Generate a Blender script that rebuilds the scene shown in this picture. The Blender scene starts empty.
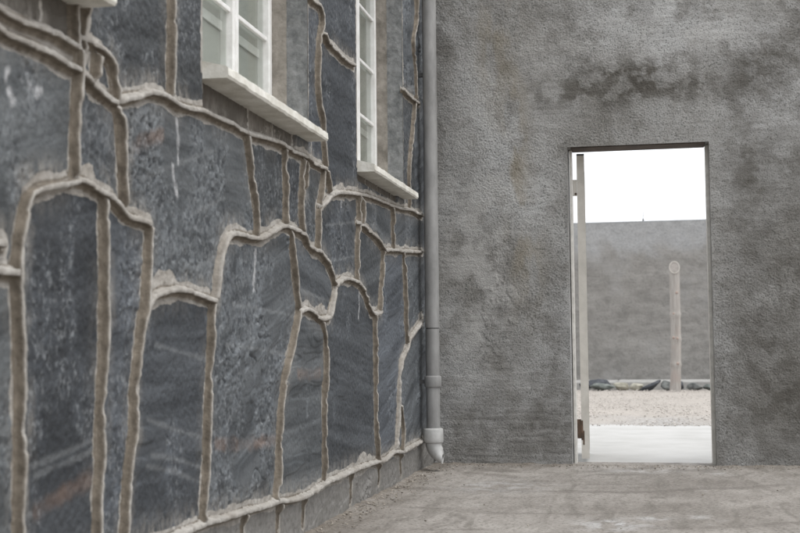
import bpy, bmesh, math, random
import numpy as np
from mathutils import Matrix, Vector

C = bpy.context.scene
COL = C.collection
rng = np.random.RandomState(7)
random.seed(7)

# ------------------------------------------------------------------ camera
cam_d = bpy.data.cameras.new('camera')
cam = bpy.data.objects.new('camera', cam_d)
COL.objects.link(cam)
C.camera = cam
cam_d.sensor_width = 36.0
cam_d.lens = 1254.2 / 800.0 * 36.0
cam_d.clip_start = 0.05
cam_d.clip_end = 3000
RT = Vector((0.98064989, 0.19555405, -0.00918744))
UP = Vector((0.02190813, -0.06298626, 0.9977739))
FW = Vector((-0.19454005, 0.97866815, 0.06605169))
CX, CZ = 1.36553, 0.72970
cam.matrix_world = Matrix(((RT.x, UP.x, -FW.x, CX), (RT.y, UP.y, -FW.y, 0.0),
                           (RT.z, UP.z, -FW.z, CZ), (0, 0, 0, 1)))
cam_d.dof.use_dof = True
cam_d.dof.focus_distance = 6.6
cam_d.dof.aperture_fstop = 5.0

# ------------------------------------------------------------------ sky and sun
SUN_EL, SUN_AZ = math.radians(66), math.radians(110)      # azimuth from +y, towards +x
W = bpy.data.worlds.new('World')
C.world = W
W.use_nodes = True
nt = W.node_tree
for n in list(nt.nodes):
    nt.nodes.remove(n)
sky = nt.nodes.new('ShaderNodeTexSky')
sky.sky_type = 'NISHITA'
sky.sun_disc = False
sky.sun_elevation = SUN_EL
sky.sun_rotation = SUN_AZ
sky.air_density = 1.0
sky.dust_density = 8.0
sky.ozone_density = 1.0
hs = nt.nodes.new('ShaderNodeHueSaturation')               # an overcast sky: nearly grey
hs.inputs['Saturation'].default_value = 0.10
bg = nt.nodes.new('ShaderNodeBackground')
bg.inputs['Strength'].default_value = 0.15
wo = nt.nodes.new('ShaderNodeOutputWorld')
nt.links.new(sky.outputs[0], hs.inputs['Color'])
cl = nt.nodes.new('ShaderNodeMix')                         # an even cloud layer in front of it
cl.data_type = 'RGBA'
cl.inputs[0].default_value = 0.75
cl.inputs[7].default_value = (8.6, 8.8, 9.1, 1)
nt.links.new(hs.outputs[0], cl.inputs[6])
nt.links.new(cl.outputs[2], bg.inputs['Color'])
nt.links.new(bg.outputs[0], wo.inputs['Surface'])

sun_d = bpy.data.lights.new('sun', 'SUN')
sun_d.energy = 0.8
sun_d.angle = math.radians(25)
sun_d.color = (1.0, 0.97, 0.92)
sun = bpy.data.objects.new('sun', sun_d)
COL.objects.link(sun)
sd = Vector((math.sin(SUN_AZ) * math.cos(SUN_EL), math.cos(SUN_AZ) * math.cos(SUN_EL), math.sin(SUN_EL)))
sun.rotation_euler = sd.to_track_quat('Z', 'Y').to_euler()
sun.location = (0, 12, 12)

C.view_settings.view_transform = 'Standard'
C.view_settings.look = 'None'
C.view_settings.exposure = 0.42
C.view_settings.gamma = 1.0
C.view_settings.use_curve_mapping = False

# ------------------------------------------------------------------ dimensions
D = 7.947            # inner face of the yard wall
TH = 0.20            # its thickness
DX0, DX1, DZ = 0.872, 1.748, 2.0
WINS = [(1.62, 2.862), (3.70, 4.945), (5.83, 6.985)]
WZ0, WZ1 = 1.60, 3.02
REC = 0.15

# ------------------------------------------------------------------ helpers
def tag(o, label=None, cat=None, group=None, kind=None):
    if label: o['label'] = label
    if cat: o['category'] = cat
    if group: o['group'] = group
    if kind: o['kind'] = kind
    return o

def empty(name, loc, label, cat, group=None):
    o = bpy.data.objects.new(name, None)
    COL.objects.link(o)
    o.location = loc
    o.empty_display_size = 0.2
    return tag(o, label, cat, group)

def link(name, me, mat, parent=None):
    o = bpy.data.objects.new(name, me)
    COL.objects.link(o)
    if mat is not None and not me.materials:
        me.materials.append(mat)
    if parent is not None:
        o.parent = parent
        o.matrix_parent_inverse = Matrix.Translation(-parent_loc(parent))
    return o

def parent_loc(p):
    # a part's mesh is in world space and the part itself sits at the identity
    return Vector(p.location) if p.type == 'EMPTY' else Vector((0, 0, 0))

class MB:
    """collects boxes, tubes and prisms given in world coordinates into one mesh"""
    def __init__(self):
        self.bm = bmesh.new()
    def box(self, x0, x1, y0, y1, z0, z1, bev=0.0, M=None):
        bm2 = bmesh.new()
        vs = [bm2.verts.new((x, y, z)) for x in (x0, x1) for y in (y0, y1) for z in (z0, z1)]
        for f in ((0, 1, 3, 2), (4, 6, 7, 5), (0, 4, 5, 1), (2, 3, 7, 6), (0, 2, 6, 4), (1, 5, 7, 3)):
            bm2.faces.new([vs[i] for i in f])
        bmesh.ops.recalc_face_normals(bm2, faces=bm2.faces)
        if bev:
            bmesh.ops.bevel(bm2, geom=list(bm2.edges), offset=bev, segments=2, affect='EDGES', profile=0.5)
        if M is not None:
            bm2.transform(M)
        self.merge(bm2)
        return self
    def merge(self, bm2):
        me = bpy.data.meshes.new('tmp')
        bm2.to_mesh(me)
        bm2.free()
        self.bm.from_mesh(me)
        bpy.data.meshes.remove(me)
    def tube(self, pts, rad, n=24, caps=True, inner=None):
        """sweep along pts (list of Vectors) with radius or radius list"""
        bm = self.bm
        pts = [Vector(p) for p in pts]
        rads = rad if isinstance(rad, (list, tuple)) else [rad] * len(pts)
        rings = []
        prev = None
        for i, p in enumerate(pts):
            a = pts[max(0, i - 1)]
            b = pts[min(len(pts) - 1, i + 1)]
            t = (b - a).normalized()
            if prev is None:
                s = Vector((1, 0, 0)) if abs(t.x) < 0.9 else Vector((0, 1, 0))
            else:
                s = prev
            s = (s - t * s.dot(t)).normalized()
            prev = s
            q = t.cross(s)
            rings.append([bm.verts.new(p + (s * math.cos(2 * math.pi * k / n) + q * math.sin(2 * math.pi * k / n)) * rads[i]) for k in range(n)])
        for r0, r1 in zip(rings, rings[1:]):
            for k in range(n):
                f = bm.faces.new((r0[k], r0[(k + 1) % n], r1[(k + 1) % n], r1[k]))
                f.smooth = True
        if caps:
            bm.faces.new([bm.verts.new(v.co) for v in reversed(rings[0])])
            bm.faces.new([bm.verts.new(v.co) for v in rings[-1]])
        return rings
    def build(self, name, mat, parent=None):
        bmesh.ops.recalc_face_normals(self.bm, faces=self.bm.faces)
        me = bpy.data.meshes.new(name)
        self.bm.to_mesh(me)
        self.bm.free()
        return link(name, me, mat, parent)

# --- value noise in numpy
def vnoise(u, v, seed=0):
    """gradient noise, about 0..1"""
    u = np.asarray(u, np.float64); v = np.asarray(v, np.float64)
    c, s = math.cos(0.6 + seed), math.sin(0.6 + seed)        # turned, so that no lattice shows
    u, v = u * c - v * s + 31.7, u * s + v * c + 11.9
    iu = np.floor(u).astype(np.int64); iv = np.floor(v).astype(np.int64)
    fu = u - iu; fv = v - iv
    def g(a, b, x, y):
        n = (a * 374761393 + b * 668265263 + seed * 982451653) & 0xffffffff
        n = ((n ^ (n >> 13)) * 1274126177) & 0xffffffff
        n = (n ^ (n >> 16)) & 1023
        return GT_C[n] * x + GT_S[n] * y
    a = g(iu, iv, fu, fv); b = g(iu + 1, iv, fu - 1, fv)
    c_ = g(iu, iv + 1, fu, fv - 1); d = g(iu + 1, iv + 1, fu - 1, fv - 1)
    fu = fu * fu * fu * (fu * (fu * 6 - 15) + 10); fv = fv * fv * fv * (fv * (fv * 6 - 15) + 10)
    r = (a * (1 - fu) + b * fu) * (1 - fv) + (c_ * (1 - fu) + d * fu) * fv
    return 0.5 + 0.80 * r
GT_C = np.cos(np.arange(1024) * 2 * np.pi / 1024); GT_S = np.sin(np.arange(1024) * 2 * np.pi / 1024)

def fbm(u, v, octv=4, seed=0, gain=0.5):
    s = 0; a = 1.0; t = 0
    for k in range(octv):
        s = s + a * vnoise(u * 2 ** k + 17.3 * k, v * 2 ** k + 9.1 * k, seed + k)
        t += a
        a *= gain
    return s / t                       # about 0..1

def sstep(a, b, x):
    t = np.clip((x - a) / (b - a), 0, 1)
    return t * t * (3 - 2 * t)

def grid_mesh(name, P, keep=None, smooth=True, flip=False):
    """P: (n, m, 3) points; keep: (n-1, m-1) bool faces"""
    n, m = P.shape[:2]
    idx = np.arange(n * m).reshape(n, m)
    q = np.stack([idx[:-1, :-1], idx[1:, :-1], idx[1:, 1:], idx[:-1, 1:]], -1)
    if flip:
        q = q[..., ::-1]
    q = q.reshape(-1, 4) if keep is None else q[keep]
    me = bpy.data.meshes.new(name)
    me.vertices.add(n * m)
    me.vertices.foreach_set('co', np.ascontiguousarray(P, np.float32).ravel())
    nf = len(q)
    me.loops.add(nf * 4)
    me.loops.foreach_set('vertex_index', q.ravel().astype(np.int32))
    me.polygons.add(nf)
    me.polygons.foreach_set('loop_start', np.arange(0, nf * 4, 4, dtype=np.int32))
    me.polygons.foreach_set('use_smooth', np.full(nf, smooth, dtype=bool))
    me.update(calc_edges=True)
    return me

def attr(me, name, arr):
    if arr.ndim == 3:
        a = me.attributes.new(name, 'FLOAT_VECTOR', 'POINT')
        a.data.foreach_set('vector', np.ascontiguousarray(arr, np.float32).ravel())
    else:
        a = me.attributes.new(name, 'FLOAT', 'POINT')
        a.data.foreach_set('value', np.ascontiguousarray(arr, np.float32).ravel())

# ------------------------------------------------------------------ material helper
class NT:
    def __init__(self, name):
        self.m = bpy.data.materials.new(name)
        self.m.use_nodes = True
        self.t = self.m.node_tree
        self.b = self.t.nodes['Principled BSDF']
    def n(self, typ, **kw):
        nd = self.t.nodes.new(typ)
        for k, v in kw.items():
            setattr(nd, k, v)
        return nd
    def l(self, a, b):
        self.t.links.new(a, b)
    def noise(self, vec, scale, detail=4, rough=0.55, dist=0.0):
        nd = self.n('ShaderNodeTexNoise')
        nd.inputs['Scale'].default_value = scale
        nd.inputs['Detail'].default_value = detail
        nd.inputs['Roughness'].default_value = rough
        nd.inputs['Distortion'].default_value = dist
        if vec is not None: self.l(vec, nd.inputs['Vector'])
        return nd.outputs['Fac']
    def ramp(self, fac, stops):
        nd = self.n('ShaderNodeValToRGB')
        e = nd.color_ramp.elements
        while len(e) < len(stops): e.new(0.5)
        for el, (p, c) in zip(e, stops):
            el.position = p
            el.color = (c, c, c, 1) if not isinstance(c, tuple) else (*c, 1)
        self.l(fac, nd.inputs['Fac'])
        return nd.outputs['Color']
    def mix(self, fac, a, b, mode='MIX'):
        nd = self.n('ShaderNodeMix', data_type='RGBA', blend_type=mode)
        for sock, v in ((nd.inputs['Factor'], fac), (nd.inputs[6], a), (nd.inputs[7], b)):
            if isinstance(v, (int, float)): sock.default_value = v
            elif isinstance(v, tuple): sock.default_value = (*v, 1)
            else: self.l(v, sock)
        return nd.outputs[2]
    def math(self, op, a, b=0.0, c=None):
        nd = self.n('ShaderNodeMath', operation=op)
        for i, v in enumerate((a, b) if c is None else (a, b, c)):
            if isinstance(v, (int, float)): nd.inputs[i].default_value = v
            else: self.l(v, nd.inputs[i])
        return nd.outputs[0]
    def attr(self, name, vec=False):
        nd = self.n('ShaderNodeAttribute', attribute_name=name)
        return nd.outputs['Vector'] if vec else nd.outputs['Fac']
    def obj(self):
        return self.n('ShaderNodeTexCoord').outputs['Object']
    def geo(self):
        return self.n('ShaderNodeNewGeometry').outputs['Position']
    def scale(self, vec, s):
        nd = self.n('ShaderNodeMapping')
        nd.inputs['Scale'].default_value = s
        self.l(vec, nd.inputs['Vector'])
        return nd.outputs[0]
    def bump(self, h, strength=0.5, dist=0.01, prev=None):
        nd = self.n('ShaderNodeBump')
        nd.inputs['Strength'].default_value = strength
        nd.inputs['Distance'].default_value = dist
        self.l(h, nd.inputs['Height'])
        if prev is not None: self.l(prev, nd.inputs['Normal'])
        return nd.outputs[0]
    def done(self, col, rough=0.85, normal=None, spec=0.3, metal=0.0):
        b = self.b
        if isinstance(col, tuple): b.inputs['Base Color'].default_value = (*col, 1)
        else: self.l(col, b.inputs['Base Color'])
        if isinstance(rough, (int, float)): b.inputs['Roughness'].default_value = rough
        else: self.l(rough, b.inputs['Roughness'])
        b.inputs['Specular IOR Level'].default_value = spec
        b.inputs['Metallic'].default_value = metal
        if normal is not None: self.l(normal, b.inputs['Normal'])
        return self.m

def mat_stone_wall():
    t = NT('slate_and_mortar')
    suv = t.attr('suv', True); pos = t.geo()
    tint = t.attr('tint'); mort = t.attr('mortar'); dark = t.attr('dark'); ridge = t.attr('ridge')
    # slate: bedding bands, mottling, pits
    bands = t.noise(t.scale(suv, (0.7, 11, 1)), 1.0, 6, 0.58, 0.15)
    mott = t.noise(suv, 12, 5, 0.6)
    fine = t.noise(suv, 70, 4, 0.6)
    c = t.mix(t.ramp(bands, [(0.41, 0.0), (0.59, 1.0)]), (0.046, 0.0505, 0.0545), (0.108, 0.1155, 0.121))
    zone = t.attr('zone')
    c = t.mix(t.math('MULTIPLY', t.ramp(mott, [(0.40, 0.0), (0.64, 0.9)]), t.math('ADD', t.math('MULTIPLY', zone, 0.75), 0.2)), c, (0.145, 0.157, 0.168))
    blue = t.mix(tint, (1.0, 1.0, 0.98), (0.95, 0.99, 1.09))
    c = t.mix(1.0, c, blue, 'MULTIPLY')
    tone = t.n('ShaderNodeCombineColor')
    for q in range(3): t.l(t.attr('tone'), tone.inputs[q])
    c = t.mix(1.0, c, tone.outputs[0], 'MULTIPLY')
    c = t.mix(t.ramp(fine, [(0.38, 0.28), (0.52, 0.0)]), c, (0.036, 0.04, 0.046))
    chipn = t.attr('chip')
    c = t.mix(t.math('MULTIPLY', chipn, 0.78), c, (0.042, 0.046, 0.052))  # darker broken pits and cracks, the shadow inside the pits painted in
    c = t.mix(t.math('MULTIPLY', t.attr('rim'), 0.55), c, (0.23, 0.243, 0.252))  # pale edges of the pits, a painted catch of light
    pale = t.noise(t.scale(suv, (1.0, 0.75, 1)), 46, 3, 0.6)
    c = t.mix(t.math('MULTIPLY', t.ramp(pale, [(0.56, 0.0), (0.70, 0.55)]), t.math('ADD', t.math('MULTIPLY', zone, 0.85), 0.05)), c, (0.25, 0.262, 0.272))
    c = t.mix(t.math('MULTIPLY', t.attr('vein'), 0.6), c, (0.21, 0.22, 0.225))
    # rust and lime streaks that lie on single stones
    rn = t.noise(t.scale(pos, (1, .5, 1)), 16, 5, 0.75)
    rm = t.math('MULTIPLY', t.attr('rust'), t.ramp(t.noise(pos, 5, 3, .5), [(0.38, 0.05), (0.62, 0.45)]))
    c = t.mix(rm, c, (0.27, 0.165, 0.11))
    wm = t.math('MULTIPLY', t.attr('white'), t.ramp(rn, [(0.36, 0.0), (0.56, 1.0)]))
    c = t.mix(t.math('MULTIPLY', wm, 0.75), c, (0.55, 0.55, 0.56))
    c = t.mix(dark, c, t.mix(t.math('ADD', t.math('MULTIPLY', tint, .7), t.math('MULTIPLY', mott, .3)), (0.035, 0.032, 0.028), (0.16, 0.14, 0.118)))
    # mortar
    mn = t.noise(pos, 30, 6, 0.7); mn2 = t.noise(pos, 5, 3, 0.5)
    mc = t.mix(t.ramp(mn, [(0.3, 0.0), (0.7, 1.0)]), (0.225, 0.21, 0.188), (0.47, 0.45, 0.42))
    mc = t.mix(t.ramp(mn2, [(0.42, 0.0), (0.66, 0.55)]), mc, (0.245, 0.22, 0.19))
    mc2 = t.mix(t.ramp(mn, [(0.3, 0.0), (0.7, 1.0)]), (0.095, 0.08, 0.063), (0.24, 0.208, 0.168))  # brown dirt of the ridge sides, with the shadow line beneath painted in
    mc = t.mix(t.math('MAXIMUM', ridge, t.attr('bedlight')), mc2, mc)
    pc = t.mix(t.ramp(mn, [(0.3, 0.0), (0.7, 1.0)]), (0.135, 0.128, 0.118), (0.27, 0.26, 0.245))
    pl = t.attr('plinth')
    c = t.mix(pl, c, pc)
    edge = t.noise(pos, 60, 4, 0.7)
    mm = t.math('ADD', mort, t.math('MULTIPLY', t.math('SUBTRACT', edge, 0.5), 0.9))
    sm = t.math('MULTIPLY', t.attr('smear'), t.ramp(t.noise(t.scale(pos, (1, 1, .4)), 38, 5, .7), [(0.36, 0.0), (0.60, 0.9)]))
    c = t.mix(t.math('MULTIPLY', sm, 0.75), c, (0.28, 0.262, 0.235))
    c = t.mix(t.ramp(mm, [(0.42, 0.0), (0.62, 1.0)]), c, mc)
    hb = t.math('ADD', t.math('MULTIPLY', fine, 0.6), t.math('MULTIPLY', t.noise(pos, 130, 4, .65), 0.7))
    nrm = t.bump(hb, 0.55, 0.006)
    return t.done(c, t.math('ADD', t.math('MULTIPLY', mort, 0.32), 0.60), nrm, 0.32)

def mat_roughcast(name='roughcast', top=False):
    t = NT(name)
    pos = t.geo()
    big = t.noise(t.scale(pos, (1, 1, 0.75)), 1.3, 5, 0.6, 0.3)
    mid = t.noise(pos, 6, 6, 0.68)
    fine = t.noise(pos, 105, 4, 0.62)
    grain = t.noise(pos, 260, 3, 0.6)
    c = t.mix(t.ramp(big, [(0.36, 0.0), (0.62, 1.0)]), (0.245, 0.236, 0.22), (0.425, 0.424, 0.418))
    c = t.mix(t.ramp(mid, [(0.36, 0.55), (0.50, 0.0)]), c, (0.165, 0.155, 0.14))
    c = t.mix(t.ramp(fine, [(0.36, 0.75), (0.47, 0.0), (0.7, 0.0)]), c, (0.07, 0.075, 0.068))
    c = t.mix(t.ramp(fine, [(0.55, 0.0), (0.72, 0.35)]), c, (0.42, 0.415, 0.40))
    # grime with shapes of its own, and an ochre run by the pipe
    st = t.attr('stain'); oc = t.attr('ochre')
    c = t.mix(t.attr('pale'), c, t.mix(fine, (0.33, 0.32, 0.305), (0.60, 0.59, 0.57)))
    c = t.mix(st, c, t.mix(mid, (0.065, 0.06, 0.052), (0.14, 0.13, 0.115)))
    c = t.mix(oc, c, (0.27, 0.225, 0.15))
    h = t.math('ADD', t.math('MULTIPLY', fine, 0.7), t.math('MULTIPLY', grain, 0.3))
    return t.done(c, 0.92, t.bump(h, 0.8, 0.010), 0.2)

def mat_floor():
    t = NT('worn_concrete')
    pos = t.geo()
    big = t.noise(pos, 1.1, 5, 0.6, 0.5)
    mid = t.noise(t.scale(pos, (1.8, 0.5, 1)), 5, 6, 0.72, 0.6)
    fine = t.noise(pos, 60, 5, 0.65)
    c = t.mix(t.ramp(big, [(0.32, 0.0), (0.66, 1.0)]), (0.215, 0.196, 0.176), (0.345, 0.322, 0.296))
    c = t.mix(t.ramp(mid, [(0.36, 0.6), (0.55, 0.0)]), c, (0.125, 0.113, 0.098))
    c = t.mix(t.ramp(mid, [(0.60, 0.0), (0.74, 0.55)]), c, (0.345, 0.335, 0.32))
    c = t.mix(t.attr('scuff'), c, (0.15, 0.135, 0.12))
    c = t.mix(t.attr('lime'), c, (0.50, 0.497, 0.495))
    c = t.mix(t.attr('dirt'), c, t.mix(fine, (0.10, 0.085, 0.065), (0.24, 0.205, 0.17)))
    c = t.mix(t.ramp(fine, [(0.34, 0.75), (0.48, 0.0)]), c, (0.10, 0.09, 0.078))
    c = t.mix(t.ramp(fine, [(0.56, 0.0), (0.70, 0.5)]), c, (0.42, 0.40, 0.375))
    h = t.math('ADD', t.math('MULTIPLY', fine, 0.6), t.math('MULTIPLY', t.noise(pos, 190, 3), 0.4))
    return t.done(c, 0.85, t.bump(h, 0.6, 0.006), 0.25)

def mat_plain(name, c0, c1, scale=8, rough=0.6, spec=0.4, bump=0.0, bscale=60, metal=0.0, stretch=(1, 1, 1)):
    t = NT(name)
    pos = t.geo()
    a = t.noise(t.scale(pos, stretch), scale, 6, 0.65)
    c = t.mix(t.ramp(a, [(0.33, 0.0), (0.67, 1.0)]), c0, c1)
    nrm = t.bump(t.noise(pos, bscale, 5, 0.6), bump, 0.006) if bump else None
    return t.done(c, rough, nrm, spec, metal)

M_wall = mat_stone_wall()
M_rough = mat_roughcast()
M_floor = mat_floor()
M_white = mat_plain('white_window_paint', (0.66, 0.65, 0.63), (0.82, 0.82, 0.81), 14, 0.5, 0.4, 0.15, 90)
M_sill = mat_plain('sill_paint', (0.52, 0.50, 0.44), (0.76, 0.75, 0.70), 10, 0.7, 0.3, 0.4, 60)
M_blind = mat_plain('pale_blind', (0.41, 0.415, 0.395), (0.48, 0.485, 0.46), 3, 0.9, 0.1)
M_pipe = mat_plain('grey_pvc', (0.19, 0.188, 0.184), (0.31, 0.308, 0.302), 11, 0.55, 0.35, 0.1, 60, stretch=(1, 1, 0.35))
M_shoe = mat_plain('pale_pvc', (0.34, 0.338, 0.33), (0.50, 0.498, 0.488), 12, 0.5, 0.35, 0.1, 60)
M_pipe_dark = mat_plain('pipe_seal', (0.05, 0.05, 0.05), (0.08, 0.08, 0.08), 20, 0.7, 0.3)
M_gate = mat_plain('cream_gate_paint', (0.44, 0.42, 0.38), (0.58, 0.555, 0.51), 6, 0.5, 0.4, 0.1, 60)
M_rust = mat_plain('rusty_steel', (0.045, 0.034, 0.027), (0.15, 0.098, 0.068), 22, 0.85, 0.3, 0.6, 120)
M_frame = mat_plain('frame_paint', (0.48, 0.465, 0.43), (0.68, 0.66, 0.62), 20, 0.6, 0.4, 0.2, 80)
M_brown = mat_plain('brown_lintel_steel', (0.05, 0.037, 0.03), (0.09, 0.067, 0.052), 12, 0.8, 0.3, 0.3, 80)
M_conc = mat_plain('pale_path_concrete', (0.40, 0.395, 0.38), (0.50, 0.495, 0.485), 1.6, 0.9, 0.2, 0.3, 40)
M_sand = mat_plain('sandy_earth', (0.42, 0.37, 0.32), (0.55, 0.49, 0.43), 0.4, 0.95, 0.1, 0.5, 8)
M_coping = mat_plain('coping_concrete', (0.30, 0.31, 0.32), (0.42, 0.43, 0.44), 3, 0.9, 0.2, 0.4, 30)

def mat_gravel():
    t = NT('pinkish_gravel')
    pos = t.geo()
    v = t.n('ShaderNodeTexVoronoi'); v.inputs['Scale'].default_value = 34
    t.l(pos, v.inputs['Vector'])
    sep = t.n('ShaderNodeSeparateColor'); t.l(v.outputs['Color'], sep.inputs[0])
    c = t.mix(sep.outputs[0], (0.29, 0.265, 0.24), (0.42, 0.388, 0.356))
    c = t.mix(t.ramp(t.noise(t.scale(pos, (0.5, 1, 1)), 1.1, 5, 0.65), [(0.45, 0.0), (0.7, 0.7)]), c, (0.415, 0.38, 0.345))
    c = t.mix(t.attr('greyish'), c, t.mix(sep.outputs[1], (0.26, 0.25, 0.24), (0.42, 0.405, 0.39)))
    return t.done(c, 0.95, t.bump(v.outputs['Distance'], 0.4, 0.02), 0.15)

def mat_glass():
    t = NT('window_glass')
    tr = t.n('ShaderNodeBsdfTransparent'); tr.inputs['Color'].default_value = (0.91, 0.925, 0.91, 1)
    gl = t.n('ShaderNodeBsdfGlossy'); gl.inputs['Roughness'].default_value = 0.04
    lw = t.n('ShaderNodeLayerWeight'); lw.inputs['Blend'].default_value = 0.5
    fr = t.math('ADD', t.math('MULTIPLY', t.math('POWER', lw.outputs['Facing'], 4.0), 0.7), 0.04)
    mx = t.n('ShaderNodeMixShader')
    t.l(fr, mx.inputs[0]); t.l(tr.outputs[0], mx.inputs[1]); t.l(gl.outputs[0], mx.inputs[2])
    t.l(mx.outputs[0], t.t.nodes['Material Output'].inputs['Surface'])
    return t.m
M_gravel = mat_gravel()
M_glass = mat_glass()
RIDGES=[
[(2.368,1.481),(2.417,1.469),(2.46,1.463),(2.513,1.463),(2.573,1.468),(2.625,1.474),(2.685,1.477),(2.747,1.471),(2.817,1.47)],
[(2.369,1.422),(2.418,1.422),(2.47,1.419),(2.532,1.421),(2.588,1.425),(2.656,1.423),(2.727,1.418),(2.824,1.417)],
[(2.842,1.629),(2.832,1.591),(2.828,1.47),(2.824,1.42),(2.811,1.326),(2.805,1.244),(2.812,1.152)],
[(2.828,1.503),(2.861,1.506),(2.913,1.503),(2.955,1.498),(2.998,1.484),(3.023,1.453),(3.036,1.419),(3.043,1.378)],
[(2.925,1.488),(2.92,1.451),(2.915,1.414)],
[(2.824,1.417),(2.892,1.399),(2.951,1.386),(3.043,1.378)],
[(3.043,1.383),(3.101,1.402),(3.168,1.421),(3.251,1.449),(3.324,1.46),(3.4,1.464),(3.48,1.458),(3.579,1.468),(3.684,1.479),(3.814,1.48),(3.953,1.485),(4.124,1.483),(4.285,1.496),(4.484,1.51),(4.617,1.508),(4.758,1.51),(4.907,1.513),(5.065,1.506),(5.216,1.511)],
[(3.429,1.797),(3.429,1.761),(3.43,1.612),(3.424,1.468)],
[(3.043,1.378),(3.063,1.344),(3.076,1.296),(3.084,1.217),(3.098,1.107)],
[(2.817,1.148),(2.753,1.13),(2.682,1.116),(2.604,1.095),(2.572,1.077),(2.554,1.037),(2.537,0.978),(2.529,0.924),(2.531,0.859),(2.537,0.8),(2.548,0.668),(2.551,0.566),(2.552,0.483),(2.55,0.41),(2.552,0.306),(2.554,0.211)],
[(2.373,0.904),(2.431,0.905),(2.481,0.904),(2.53,0.905)],
[(2.812,1.152),(2.862,1.149),(2.896,1.143),(2.967,1.131),(3.015,1.124),(3.066,1.109),(3.105,1.095),(3.145,1.088),(3.22,1.087),(3.269,1.081)],
[(2.973,1.13),(2.973,1.081),(2.975,0.964),(2.98,0.809),(2.979,0.723),(2.968,0.657),(2.957,0.54),(2.956,0.446),(2.948,0.373),(2.944,0.245),(2.942,0.199)],
[(3.269,1.084),(3.263,1.011),(3.249,0.916),(3.236,0.844),(3.216,0.803),(3.176,0.652),(3.164,0.527),(3.133,0.404),(3.103,0.221),(3.097,0.196)],
[(3.236,0.841),(3.285,0.879),(3.359,0.899),(3.467,0.909),(3.582,0.908),(3.686,0.897),(3.806,0.889)],
[(3.806,0.886),(3.824,0.957),(3.853,1.024),(3.893,1.079),(3.953,1.113),(4.036,1.124),(4.145,1.123),(4.259,1.13),(4.379,1.151),(4.481,1.182),(4.586,1.204),(4.696,1.202),(4.841,1.196),(4.901,1.168),(4.994,1.147),(5.091,1.142),(5.157,1.125),(5.241,1.101),(5.311,1.062),(5.363,1.012)],
[(3.787,0.889),(3.768,0.825),(3.759,0.699),(3.741,0.575),(3.732,0.492),(3.723,0.375),(3.697,0.201)],
[(4.124,1.483),(4.168,1.371),(4.213,1.271),(4.236,1.213),(4.236,1.128)],
[(4.59,1.508),(4.602,1.355),(4.6,1.205)],
[(4.668,1.204),(4.695,1.104),(4.736,0.99),(4.778,0.889)],
[(4.778,0.889),(4.748,0.845),(4.69,0.743),(4.593,0.652),(4.539,0.542),(4.512,0.443),(4.497,0.304),(4.458,0.174)],
[(4.778,0.881),(4.897,0.896),(5.021,0.879),(5.101,0.86),(5.271,0.869)],
[(5.363,1.012),(5.307,0.93),(5.253,0.864)],
[(5.134,0.857),(5.199,0.726),(5.179,0.599),(5.166,0.402),(5.17,0.176)],
[(5.363,1.012),(5.474,1.044),(5.59,1.055),(5.73,1.053),(5.834,1.044),(5.941,1.01),(6.006,0.964),(6.095,0.917),(6.212,0.91),(6.31,0.928)],
[(6.165,0.914),(6.179,0.673),(6.19,0.338),(6.231,0.165)],
[(6.285,0.922),(6.34,1.069),(6.398,1.25)],
[(5.792,1.051),(5.797,1.204),(5.834,1.38),(5.827,1.48)],
[(5.897,1.333),(5.91,1.407),(5.891,1.478)],
[(5.801,1.338),(5.886,1.332),(6.063,1.314),(6.251,1.29),(6.423,1.252),(6.554,1.261),(6.888,1.281),(7.457,1.318),(7.543,1.324)],
[(6.618,1.511),(6.643,1.464),(6.662,1.27)],
[(6.918,1.283),(6.97,1.157),(6.987,0.891),(7.025,0.761)],
[(7.501,0.907),(7.432,0.888),(7.103,0.79),(6.978,0.721),(6.829,0.655),(6.766,0.525),(6.761,0.427),(6.727,0.304),(6.667,0.19)],
[(6.818,0.43),(6.869,0.295),(6.834,0.166)],
[(2.933,0.203),(3.25,0.198),(3.536,0.197),(3.636,0.201),(3.76,0.199),(3.912,0.191),(4.119,0.188),(4.323,0.176),(4.471,0.176),(4.682,0.158),(4.914,0.154),(5.17,0.171),(5.415,0.172),(5.765,0.174),(5.978,0.173),(6.207,0.167),(6.403,0.165),(6.613,0.184),(6.834,0.166),(7.071,0.169),(7.485,0.185)],
[(4.119,0.184),(4.118,0.097)],
[(4.884,0.15),(4.882,0.04)],
[(5.683,0.172),(5.679,0.04)],
[(6.255,0.163),(6.3,0.058)],
[(6.862,0.158),(6.885,0.041)],
[(3.472,0.198),(3.472,0.101)],
[(4.535,0.168),(4.534,0.065)],
[(4.903,2.225),(4.981,2.188),(5.111,2.198),(5.161,2.168),(5.16,2.124),(5.109,2.05),(5.09,1.959),(5.088,1.83),(5.119,1.763),(5.169,1.703),(5.183,1.601),(5.216,1.511)],
[(5.177,2.101),(5.245,2.074),(5.389,2.072),(5.54,2.066),(5.761,2.083)],
[(5.216,1.511),(5.283,1.414)],
[(5.181,1.506),(5.111,1.338),(5.086,1.302),(5.074,1.145)],
[(4.861,1.506),(4.829,1.372),(4.82,1.274),(4.841,1.196)],
[(4.907,1.504),(4.874,1.377)],
[(5.094,1.332),(5.195,1.361),(5.265,1.395),(5.41,1.43),(5.601,1.453),(5.805,1.473),(6.024,1.489),(6.259,1.496),(6.564,1.505),(6.9,1.52),(7.143,1.54),(7.47,1.545),(7.556,1.547)],
[(7.413,2.932),(7.402,2.731),(7.295,2.581),(7.352,2.436),(7.374,2.233)],
[(6.949,2.213),(7.054,2.206),(7.475,2.228)],
[(7.34,2.214),(7.195,1.918),(7.123,1.754),(7.143,1.54)]]
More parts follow.
